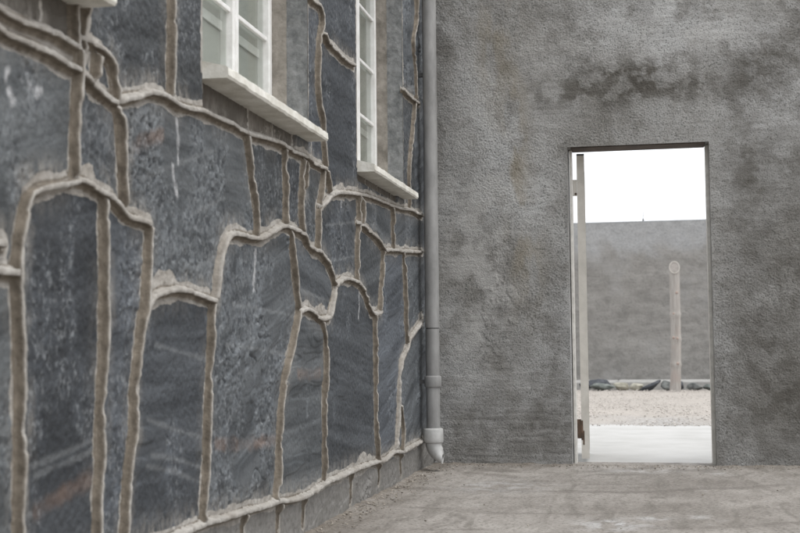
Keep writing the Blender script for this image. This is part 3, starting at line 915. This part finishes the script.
edge = np.maximum((1 - sstep(0, .02, np.maximum(abs(X - DX0), 0))) * (ZZ < DZ + .02), (1 - sstep(0, .02, abs(X - DX1))) * (ZZ < DZ + .02))
edge = np.maximum(edge, (1 - sstep(0, .02, abs(ZZ - DZ))) * (X > DX0 - .02) * (X < DX1 + .02))
hh = hh * (1 - edge * 0.8)
PP = np.stack([X, D - hh - 0.004, ZZ], -1)
xc = (xs[1:] + xs[:-1]) / 2; zc2 = (zz[1:] + zz[:-1]) / 2
kp = ~(((xc > DX0) & (xc < DX1))[:, None] & (zc2 < DZ)[None, :])
# grime patches: a broken dark band over the doorway, darker plaster to its right, damp by its left jamb
def blob(x, z, cx, cz, rx, rz):
    return np.exp(-(((x - cx) / rx) ** 2 + ((z - cz) / rz) ** 2))
b1 = blob(X, ZZ, 1.35, 2.44, .40, .13) + blob(X, ZZ, .95, 2.34, .34, .11) + .7 * blob(X, ZZ, 1.75, 2.33, .35, .09) + blob(X, ZZ, 2.05, 2.45, .12, .14) + .7 * blob(X, ZZ, 2.3, 2.65, .25, .35) \
    + .8 * blob(X, ZZ, 1.98, 1.85, .16, .35) + .5 * blob(X, ZZ, 2.1, 1.1, .3, .5) + .45 * blob(X, ZZ, 2.0, .35, .5, .4) + .6 * blob(X, ZZ, .80, .75, .10, .35) + .55 * blob(X, ZZ, .72, .3, .25, .3) + 1.0 * blob(X, ZZ, .4, .2, .55, .30) + .5 * blob(X, ZZ, .05, 2.7, .12, .6) + .6 * blob(X, ZZ, 2.35, 1.9, .2, .9) + .5 * blob(X, ZZ, 2.2, .5, .4, .7) + .5 * blob(X, ZZ, 1.5, 2.9, .8, .12)
brk = fbm(X * 9, ZZ * 9, 5, 221, 0.62)
stain = np.clip(b1, 0, 1) * sstep(0.40, 0.58, brk) * (0.65 - .35 * (X > 1.75) - .4 * (ZZ < 1.0) * (X < 1)) + np.clip(b1, 0, 1) * 0.40 * sstep(.2, .6, fbm(X * 2.5, ZZ * 2.5, 3, 225)) + .22 * sstep(1.65, 2.0, X) * sstep(0, .3, 2.75 - ZZ)
pale = np.clip(1.0 * blob(X, ZZ, .30, 1.25, .24, .65) + .5 * blob(X, ZZ, .9, 2.6, .6, .2) + .5 * blob(X, ZZ, 1.75, 2.75, .3, .18) + .35 * blob(X, ZZ, .5, 2.1, .3, .4), 0, 1) * sstep(.38, .6, fbm(X * 5, ZZ * 5, 4, 227)) * .75
och = (.7 * blob(X, ZZ, .55, 2.0, .07, .5) + .5 * blob(X, ZZ, .42, 2.7, .12, .4) + .5 * blob(X, ZZ, .60, 1.3, .1, .3)) * sstep(.38, .62, fbm(X * 8, ZZ * 3, 4, 223)) * 0.75
me = grid_mesh('wall_front', PP, kp, True, True)
attr(me, 'pale', pale); attr(me, 'stain', stain); attr(me, 'ochre', och)
link('plaster_face', me, M_rough, YW)
k = MB()
k.box(-5.5, DX0, D + .012, D + TH, 0, WH)
k.box(DX1, WX1, D + .012, D + TH, 0, WH)
k.box(DX0, DX1, D + .012, D + TH, DZ, WH)
core = k.build('wall_core', M_rough, YW)
# steel frame in the outer half of the opening
k = MB()
k.box(DX0 + .006, DX0 + .022, D + .11, D + TH + .004, 0.0, DZ - .004, .002)
k.build('door_frame', M_frame, YW)
k = MB()
k.box(DX1 - .020, DX1 + .001, D + .11, D + TH + .004, 0.0, DZ - .004, .002)
k.build('door_frame', M_frame, YW)
k = MB(); k.box(DX0 + .022, DX1 - .022, D + .012, D + TH + .003, DZ - .005, DZ - .0005, .001); k.build('lintel', M_brown, YW)

# ------------------------------------------------------------------ the gate, standing open outwards
GX, GY = 0.918, D + TH + 0.025
GT = empty('gate', (GX, GY, 0), 'cream painted steel gate swung open, seen edge on in the doorway', 'gate')
ga = math.atan2(GX + 0.024 - CX, GY)             # it points away from the room at a slight angle
Mg = Matrix.Translation((GX, GY, 0)) @ Matrix.Rotation(-ga - math.radians(0.35), 4, 'Z')
S = 0.050
GL, G0, G1 = 0.80, 0.022, 1.978
def gpart(name, boxes, mat, bev=.004):
    k = MB()
    for bx in boxes: k.box(*bx, bev, Mg)
    return k.build(name, mat, GT)
def hollow(x0, x1, y0, y1, z0, z1, w=.004):
    return [(x0, x0 + w, y0, y1, z0, z1), (x1 - w, x1, y0, y1, z0, z1), (x0 + w, x1 - w, y0, y0 + w, z0, z1), (x0 + w, x1 - w, y1 - w, y1, z0, z1)]
gpart('stile', hollow(0, S, 0, S, G0, G1), M_gate, 0)
gpart('stile', hollow(0, S, GL - S, GL, G0, G1), M_gate, 0)
for z in (G0 + .002, 1.0, G1 - S - .012):
    gpart('rail', [(0.002, S - .002, S, GL - S, z, z + S)], M_gate)
gpart('sheet_panel', [(0.020, 0.024, S, GL - S, G0 + S + .002, G1 - S - .012)], M_gate, 0)
gpart('tube_end_dark', [(0.0, S, 0.0, S, G1 + .0005, G1 + .012)], M_pipe_dark, 0)  # dark slab drawn for the shaded hollow end of the open tube
h0 = gpart('hinge', [(-0.030, -0.0005, 0.004, 0.014, 1.715, 1.822)], M_gate, .002)
k = MB(); k.tube([(GX - .008, GY + .001, 1.728), (GX - .008, GY + .006, 1.728)], .008, 12); k.build('bolt', M_rust, h0)
h1 = gpart('hinge', [(-0.030, -0.0005, 0.002, 0.016, 0.150, 0.272)], M_rust, .002)
gpart('rust_patch', [(-0.0004, 0.012, -0.0012, -.0002, 0.14, 0.265), (0.010, 0.020, -0.0011, -.0002, 0.11, 0.20)], M_rust, 0)
# ------------------------------------------------------------------ grounds
def struct(name, me_or_o, mat=None):
    o = me_or_o if isinstance(me_or_o, bpy.types.Object) else link(name, me_or_o, mat)
    o['kind'] = 'structure'
    return o
k = MB(); k.box(-400, 400, -60, 1500, -0.40, -0.06); struct('ground', k.build('ground', M_sand))
# yard slab
xs = np.concatenate([np.arange(-0.03, 2.8, 0.010), np.arange(2.8, 7.0, 0.04)])
yy = np.concatenate([np.arange(-3.0, 4.2, 0.05), np.arange(4.2, D + .01, 0.010), np.linspace(D + .014, D + TH + 0.01, 12)])
X, YY = np.meshgrid(xs, yy, indexing='ij')
hz = (fbm(X * 1.1, YY * 1.1, 3, 301) - 0.5) * 0.016 + (fbm(X * 18, YY * 18, 4, 303) - 0.5) * 0.008 + (fbm(X * 60, YY * 60, 2, 305) - 0.5) * 0.004
wallf = np.minimum(X + .02, np.where((X > DX0) & (X < DX1), 9, D - YY))
hz = hz + 0.016 * np.exp(-np.clip(wallf, 0, 9) / 0.035) * fbm(X * 12, YY * 12, 3, 307)
hz = np.where(YY > D + .02, hz * 0.4 + .002, hz)
dirt = np.exp(-np.clip(wallf, 0, 9) / 0.11) * sstep(.25, .6, fbm(X * 10, YY * 10, 4, 309)) * 0.9
dirt = np.maximum(dirt, 0.5 * np.exp(-abs(YY - (D + .02)) / .03))
# curved scuffs of something dragged, and pale spills
rr = np.hypot(X - 0.75, (YY - 8.3)) + (fbm(X * 1.5, YY * 1.5, 2, 311) - .5) * .35
arcs = sstep(.60, .80, vnoise(rr * 7.5, rr * 0 + 3.3, 313)) * sstep(.35, .6, fbm(X * 1.6, YY * 1.6, 3, 315))
scuff = arcs * 0.65
def sp(cx, cy, rx, ry): return np.exp(-(((X - cx) / rx) ** 2 + ((YY - cy) / ry) ** 2))
spill = sp(1.20, 5.30, .13, .15) + .7 * sp(1.36, 5.52, .06, .06) + .7 * sp(1.42, 5.0, .06, .05) + .6 * sp(1.3, 7.6, .2, .1) + .6 * sp(1.75, 7.5, .06, .1) + .5 * sp(.55, 6.7, .25, .3) + .5 * sp(1.55, 5.6, .05, .06)
lime = np.clip(spill, 0, 1) * sstep(.40, .58, fbm(X * 11, YY * 8, 4, 317)) * 0.85
me = grid_mesh('yard_floor', np.stack([X, YY, hz], -1), None, True, False)
attr(me, 'dirt', dirt); attr(me, 'scuff', scuff); attr(me, 'lime', lime)
struct('yard_floor', me, M_floor)
# pale concrete path outside
xs = np.arange(-14, 16, 0.12); yy = np.linspace(D + TH + 0.012, 12.3, 60)
X, YY = np.meshgrid(xs, yy, indexing='ij')
hz = -0.012 + (fbm(X * .8, YY * .8, 3, 331) - .5) * .012
hz[:, 0] = -0.014
edge = (fbm(xs * 1.3, xs * 0, 3, 333) - .5) * .5
YY[:, -1] += edge; hz[:, -1] -= 0.0
struct('path', grid_mesh('path', np.stack([X, YY, hz], -1)), M_conc)
# gravel
xs = np.arange(-16, 18, 0.07); yy = np.arange(11.7, 23.3, 0.07)
X, YY = np.meshgrid(xs, yy, indexing='ij')
grey = 1 - sstep(0.15, 1.3, YY - 12.0 + (fbm(X * .8, YY * .8, 3, 335) - .5) * 1.6)
hz = -0.035 + 0.075 * sstep(11.9, 13.2, YY) * (0.4 + .6 * fbm(X * .7, YY * .7, 3, 337)) + (fbm(X * 6, YY * 6, 3, 339) - .5) * .018 * sstep(12.0, 12.8, YY)
hz = np.minimum(hz, .06)
me = grid_mesh('gravel', np.stack([X, YY, hz], -1)); attr(me, 'greyish', grey)
struct('gravel', me, M_gravel)

def pebbles(name, pts, rad, mat, seed):
    rs = np.random.RandomState(seed)
    V, F = [], []
    bm = bmesh.new(); bmesh.ops.create_icosphere(bm, subdivisions=1, radius=1)
    bv = np.array([v.co for v in bm.verts]); bf = np.array([[v.index for v in f.verts] for f in bm.faces]); bm.free()
    for i, p in enumerate(pts):
        s = rad * (0.4 + rs.rand() ** 2 * 1.3)
        q = bv * (1 + (rs.rand(len(bv), 1) - .5) * .5) * np.array([s * (1 + rs.rand() * .6), s, s * .65])
        a = rs.rand() * 6.3
        q = q @ np.array([[math.cos(a), math.sin(a), 0], [-math.sin(a), math.cos(a), 0], [0, 0, 1]])
        V.append(q + np.array(p)); F.append(bf + i * len(bv))
    me = bpy.data.meshes.new(name)
    me.from_pydata(np.concatenate(V).tolist(), [], np.concatenate(F).tolist())
    return link(name, me, mat)
def hash_mat(name, c0, c1):
    t = NT(name)
    g = t.n('ShaderNodeNewGeometry')
    c = t.mix(g.outputs['Random Per Island'], c0, c1)
    return t.done(c, .9, None, .2)
pts = []
rs = np.random.RandomState(5)
for i in range(9000):
    while True:
        y = 12.1 + 8.6 * rs.rand() ** 1.6
        x = -2.5 + 6.5 * rs.rand()
        if fbm(np.array([x * .9]), np.array([y * .6]), 3, 343)[0] + .12 * rs.randn() > .5: break
    z = np.interp(y, [11.9, 13.2, 21], [-0.01, .035, .045])
    pts.append((x, y, z))
o = pebbles('loose_gravel', pts, 0.007, hash_mat('gravel_stones', (0.36, 0.335, 0.31), (0.56, 0.525, 0.49)), 9)
tag(o, 'loose pinkish and grey pebbles scattered over the gravel beyond the doorway', 'gravel', kind='stuff')
pts = []
for i in range(1500):
    if rs.rand() < .55: x = 0.02 + abs(rs.randn()) * .08; y = 3.5 + 4.3 * rs.rand()
    else: x = .05 + 2.6 * rs.rand(); y = D - .02 - abs(rs.randn()) * .12
    if rs.rand() < .05: x = .1 + 2.3 * rs.rand(); y = 4.6 + 3.2 * rs.rand()
    pts.append((x, y, .006))
o = pebbles('floor_grit', pts, 0.0034, hash_mat('grit', (0.10, 0.085, 0.07), (0.42, 0.38, 0.33)), 12)
tag(o, 'crumbs of mortar and grit along the foot of the yard walls', 'grit', kind='stuff')

# ------------------------------------------------------------------ the far wall
FY = 23.0
FW_ = empty('boundary_wall', (1, FY, 0), 'long grey rendered wall across the open ground beyond the doorway, with flat coping', 'wall')
def mat_far():
    t = NT('weathered_render')
    pos = t.geo()
    st = t.noise(t.scale(pos, (0.5, 1, 3.0)), 2.2, 6, 0.68)
    fine = t.noise(pos, 24, 5, 0.7)
    c = t.mix(t.ramp(st, [(0.32, 0.0), (0.68, 1.0)]), (0.205, 0.197, 0.185), (0.295, 0.285, 0.27))
    c = t.mix(t.ramp(fine, [(0.32, 0.5), (0.48, 0.0)]), c, (0.13, 0.125, 0.118))
    c = t.mix(t.ramp(t.noise(pos, 1.1, 4), [(0.54, 0.0), (0.74, 0.5)]), c, (0.345, 0.345, 0.345))
    st2 = t.noise(pos, 3.3, 5, .7)
    c = t.mix(t.ramp(st2, [(0.36, .45), (0.5, 0.0)]), c, (0.15, 0.145, 0.135))
    c = t.mix(t.attr('upper'), c, t.mix(fine, (0.20, 0.205, 0.21), (0.46, 0.465, 0.47)))
    return t.done(c, .92, t.bump(fine, .7, .02), .2)
xs = np.arange(-16, 18, 0.05); zz = np.concatenate([np.arange(-.05, 2.97, 0.05), [2.985]])
X, ZZ = np.meshgrid(xs, zz, indexing='ij')
hh = (fbm(X * 1.2, ZZ * 1.2, 3, 401) - .5) * .05 + (fbm(X * 9, ZZ * 9, 3, 403) - .5) * .03
me = grid_mesh('render_face', np.stack([X, FY - hh - .02, ZZ], -1), None, True, True)
attr(me, 'upper', sstep(2.2, 2.8, ZZ + (fbm(X * 3, ZZ * 3, 4, 405) - .5) * .8) * .8)
link('render_face', me, mat_far(), FW_)
k = MB(); k.box(-16, 18, FY + .02, FY + .28, 0, 2.98); k.build('wall_core', M_coping, FW_)
k = MB()
k.box(-16, 18, FY - .012, FY + .30, 2.987, 3.010, .006)
k.build('coping', M_coping, FW_)
k = MB()
for i, x0 in enumerate(np.arange(-16, 18, 2.4)):
    k.box(x0, x0 + 2.39, 21.55, FY - .03, 0.0, 0.155 + rs.uniform(-.006, .006), .02)
k.build('footing', mat_plain('footing_cement', (0.27, 0.265, 0.255), (0.40, 0.395, 0.38), 3, .9, .2, .5, 30), FW_)
# mast and lump on the coping
MS = empty('mast', (1.283, FY + .15, 3.01), 'thin short mast standing on the coping of the far wall', 'mast')
k = MB(); k.tube([(1.283, FY + .15, 3.0), (1.283, FY + .15, 3.055)], .016, 10); k.build('socket', M_pipe_dark, MS)
k = MB(); k.tube([(1.283, FY + .15, 3.05), (1.285, FY + .15, 3.215)], [.006, .004], 8); k.build('rod', M_pipe_dark, MS)

# ------------------------------------------------------------------ boulders along its foot
def boulder(cx, cy, sx, sy, sz, tilt, seed, mat, label, z0=0.03):
    bm = bmesh.new(); bmesh.ops.create_icosphere(bm, subdivisions=4, radius=1)
    rr = np.random.RandomState(seed)
    co = np.array([v.co for v in bm.verts])
    a = fbm(co[:, 0] * 1.3 + seed, co[:, 1] * 1.3 + co[:, 2] * 1.1, 3, seed)
    b = fbm(co[:, 2] * 1.3 + seed, co[:, 1] * 1.3 - co[:, 0], 3, seed + 5)
    q = co * (0.72 + 0.3 * (a + b))[:, None]
    for _ in range(8):                         # knock flats on it
        n = rr.randn(3); n /= np.linalg.norm(n)
        e = q @ n
        q = q - np.maximum(e - .62, 0)[:, None] * n * .9
    q = q + (fbm(co[:, 0] * 9 + seed, co[:, 1] * 9 + co[:, 2] * 7, 3, 77) - .5)[:, None] * co * .20
    q = q * np.array([sx * .98, sy * .9, sz * .70])
    t = math.radians(tilt)
    q = q @ np.array([[math.cos(t), 0, math.sin(t)], [0, 1, 0], [-math.sin(t), 0, math.cos(t)]])
    q[:, 2] -= q[:, 2].min() + 0.015
    me = bpy.data.meshes.new('boulder')
    for v, c in zip(bm.verts, q): v.co = c
    for f in bm.faces: f.smooth = True
    bm.to_mesh(me); bm.free()
    o = link('boulder', me, mat)
    o.location = (cx, cy, z0)
    return tag(o, label, 'rock', 'rocks edging the gravel at the foot of the far wall')
def bmat(name, c0, c1): return mat_plain(name, c0, c1, 9, .9, .2, .8, 30)
B_green = bmat('greenish_rock', (0.085, 0.098, 0.092), (0.22, 0.235, 0.222))
B_dark = bmat('dark_rock', (0.035, 0.038, 0.045), (0.10, 0.105, 0.115))
B_pale = bmat('pale_rock', (0.24, 0.23, 0.185), (0.50, 0.48, 0.41))
B_grey = bmat('grey_rock', (0.07, 0.074, 0.074), (0.24, 0.25, 0.24))
RX = 21.0
# positions along the row, read off as metres from the house wall
for args in (
    (0.30, 21.25, .17, .12, .10, 0, 11, B_dark, 'low dark rock half hidden behind the gate edge, leftmost of the row', .05),
    (0.50, 21.38, .24, .14, .13, 4, 12, B_dark, 'dark flat rock behind the greenish boulder near the gate', .07),
    (0.585, 21.0, .21, .15, .115, 0, 13, B_green, 'long grey green boulder just right of the gate edge'),
    (0.89, 21.1, .16, .14, .095, 0, 14, B_pale, 'pale cream rock beside the grey green boulder'),
    (1.13, 21.1, .15, .14, .115, 5, 15, B_pale, 'pale yellowish rock left of the slanted dark slab'),
    (1.35, 21.0, .20, .13, .085, 24, 16, B_dark, 'slanted blue black slab in the middle of the row'),
    (1.60, 21.0, .125, .13, .12, 0, 17, B_grey, 'mottled grey rock between the slanted slab and the post'),
    (1.80, 21.1, .13, .12, .125, -12, 18, B_dark, 'dark upright rock immediately behind the wooden post'),
    (2.06, 21.05, .14, .12, .10, 0, 19, B_grey, 'grey rock immediately right of the wooden post'),
    (2.30, 21.05, .15, .12, .085, -10, 20, B_green, 'low speckled green rock near the right jamb of the doorway'),
    (2.46, 21.15, .10, .11, .08, 10, 21, B_dark, 'small dark rock tight against the right jamb, last of the row', .05),
):
    boulder(*args)

# ------------------------------------------------------------------ the wooden post
PT = empty('wooden_post', (1.735, 20.5, 0), 'peeled pinkish log post with knots and a slanted round top beyond the doorway', 'post')
def mat_log():
    t = NT('peeled_log')
    pos = t.geo()
    g = t.noise(t.scale(pos, (9, 9, .7)), 3.2, 6, .65, .3)
    b = t.noise(pos, 3.2, 4, .6)
    c = t.mix(t.ramp(g, [(0.3, 0.0), (0.7, 1.0)]), (0.26, 0.242, 0.224), (0.42, 0.398, 0.374))
    c = t.mix(t.ramp(b, [(0.5, 0.0), (0.75, 0.6)]), c, (0.33, 0.275, 0.245))
    return t.done(c, .85, t.bump(g, .6, .01), .2)
M_log = mat_log()
k = MB()
zs_ = np.concatenate([np.linspace(-.05, 1.92, 60)])
kn = [0.45, 0.86, 1.24, 1.58]
pts, rads = [], []
for z in zs_:
    e = sum(math.exp(-((z - q) / .030) ** 2) for q in kn[:3])
    pts.append((1.735 + .043 * z / 2 + .010 * math.sin(z * 2.3), 20.5 + .006 * math.sin(3 * z), z))
    rads.append(.080 + .013 * e + (.012 * math.exp(-z / .15)))
rings = k.tube(pts, rads, 24)
tp = pts[-1]
for v in rings[-1]:                             # slanted saw cut towards the doorway
    v.co.z = tp[2] + 0.075 + (v.co.y - tp[1]) * 1.25
k.build('log', M_log, PT)
M_cut = mat_plain('sawn_end', (0.27, 0.255, 0.23), (0.35, 0.33, 0.305), 18, .85, .2)
M_core = mat_plain('log_heart', (0.19, 0.173, 0.158), (0.27, 0.25, 0.232), 20, .85, .2)
def disc(name, mat, ra, rb, lift):
    k = MB(); n = 28
    def ring(r, l):
        out = []
        for i in range(n):
            a = 2 * math.pi * i / n
            y = r * math.sin(a)
            out.append(k.bm.verts.new((tp[0] + r * math.cos(a), tp[1] + y - l * .78, tp[2] + .075 + y * 1.25 + l * .62)))
        return out
    if ra:
        o0, o1, i1, i0 = ring(rb, 0), ring(rb, lift), ring(ra, lift), ring(ra, 0)
        for p_, q_ in ((o0, o1), (o1, i1), (i1, i0)):
            for i in range(n): k.bm.faces.new((p_[i], p_[(i + 1) % n], q_[(i + 1) % n], q_[i]))
    else:
        o0, o1 = ring(rb, 0), ring(rb, lift)
        for i in range(n): k.bm.faces.new((o0[i], o0[(i + 1) % n], o1[(i + 1) % n], o1[i]))
        k.bm.faces.new(o1)
    return k.build(name, mat, PT)
disc('cut_rim', M_cut, .068, .086, .012)
disc('cut_heart', M_core, 0, .068, .006)
for z, a in ((0.46, -1.2), (0.87, -2.0), (0.86, -1.3), (1.25, -1.9), (1.585, -1.25)):
    x = 1.735 + .043 * z / 2 + .010 * math.sin(z * 2.3)
    k = MB(); v = Vector((math.cos(a), math.sin(a), .1))
    c0 = Vector((x, 20.5, z))
    k.tube([c0 + v * .06, c0 + v * .088, c0 + v * .096], [.030, .022, .010], 12)
    k.build('knot', mat_plain('knot_wood', (0.26, 0.20, 0.175), (0.40, 0.33, 0.29), 20, .9, .1) if z < .5 else bpy.data.materials['knot_wood'], PT)
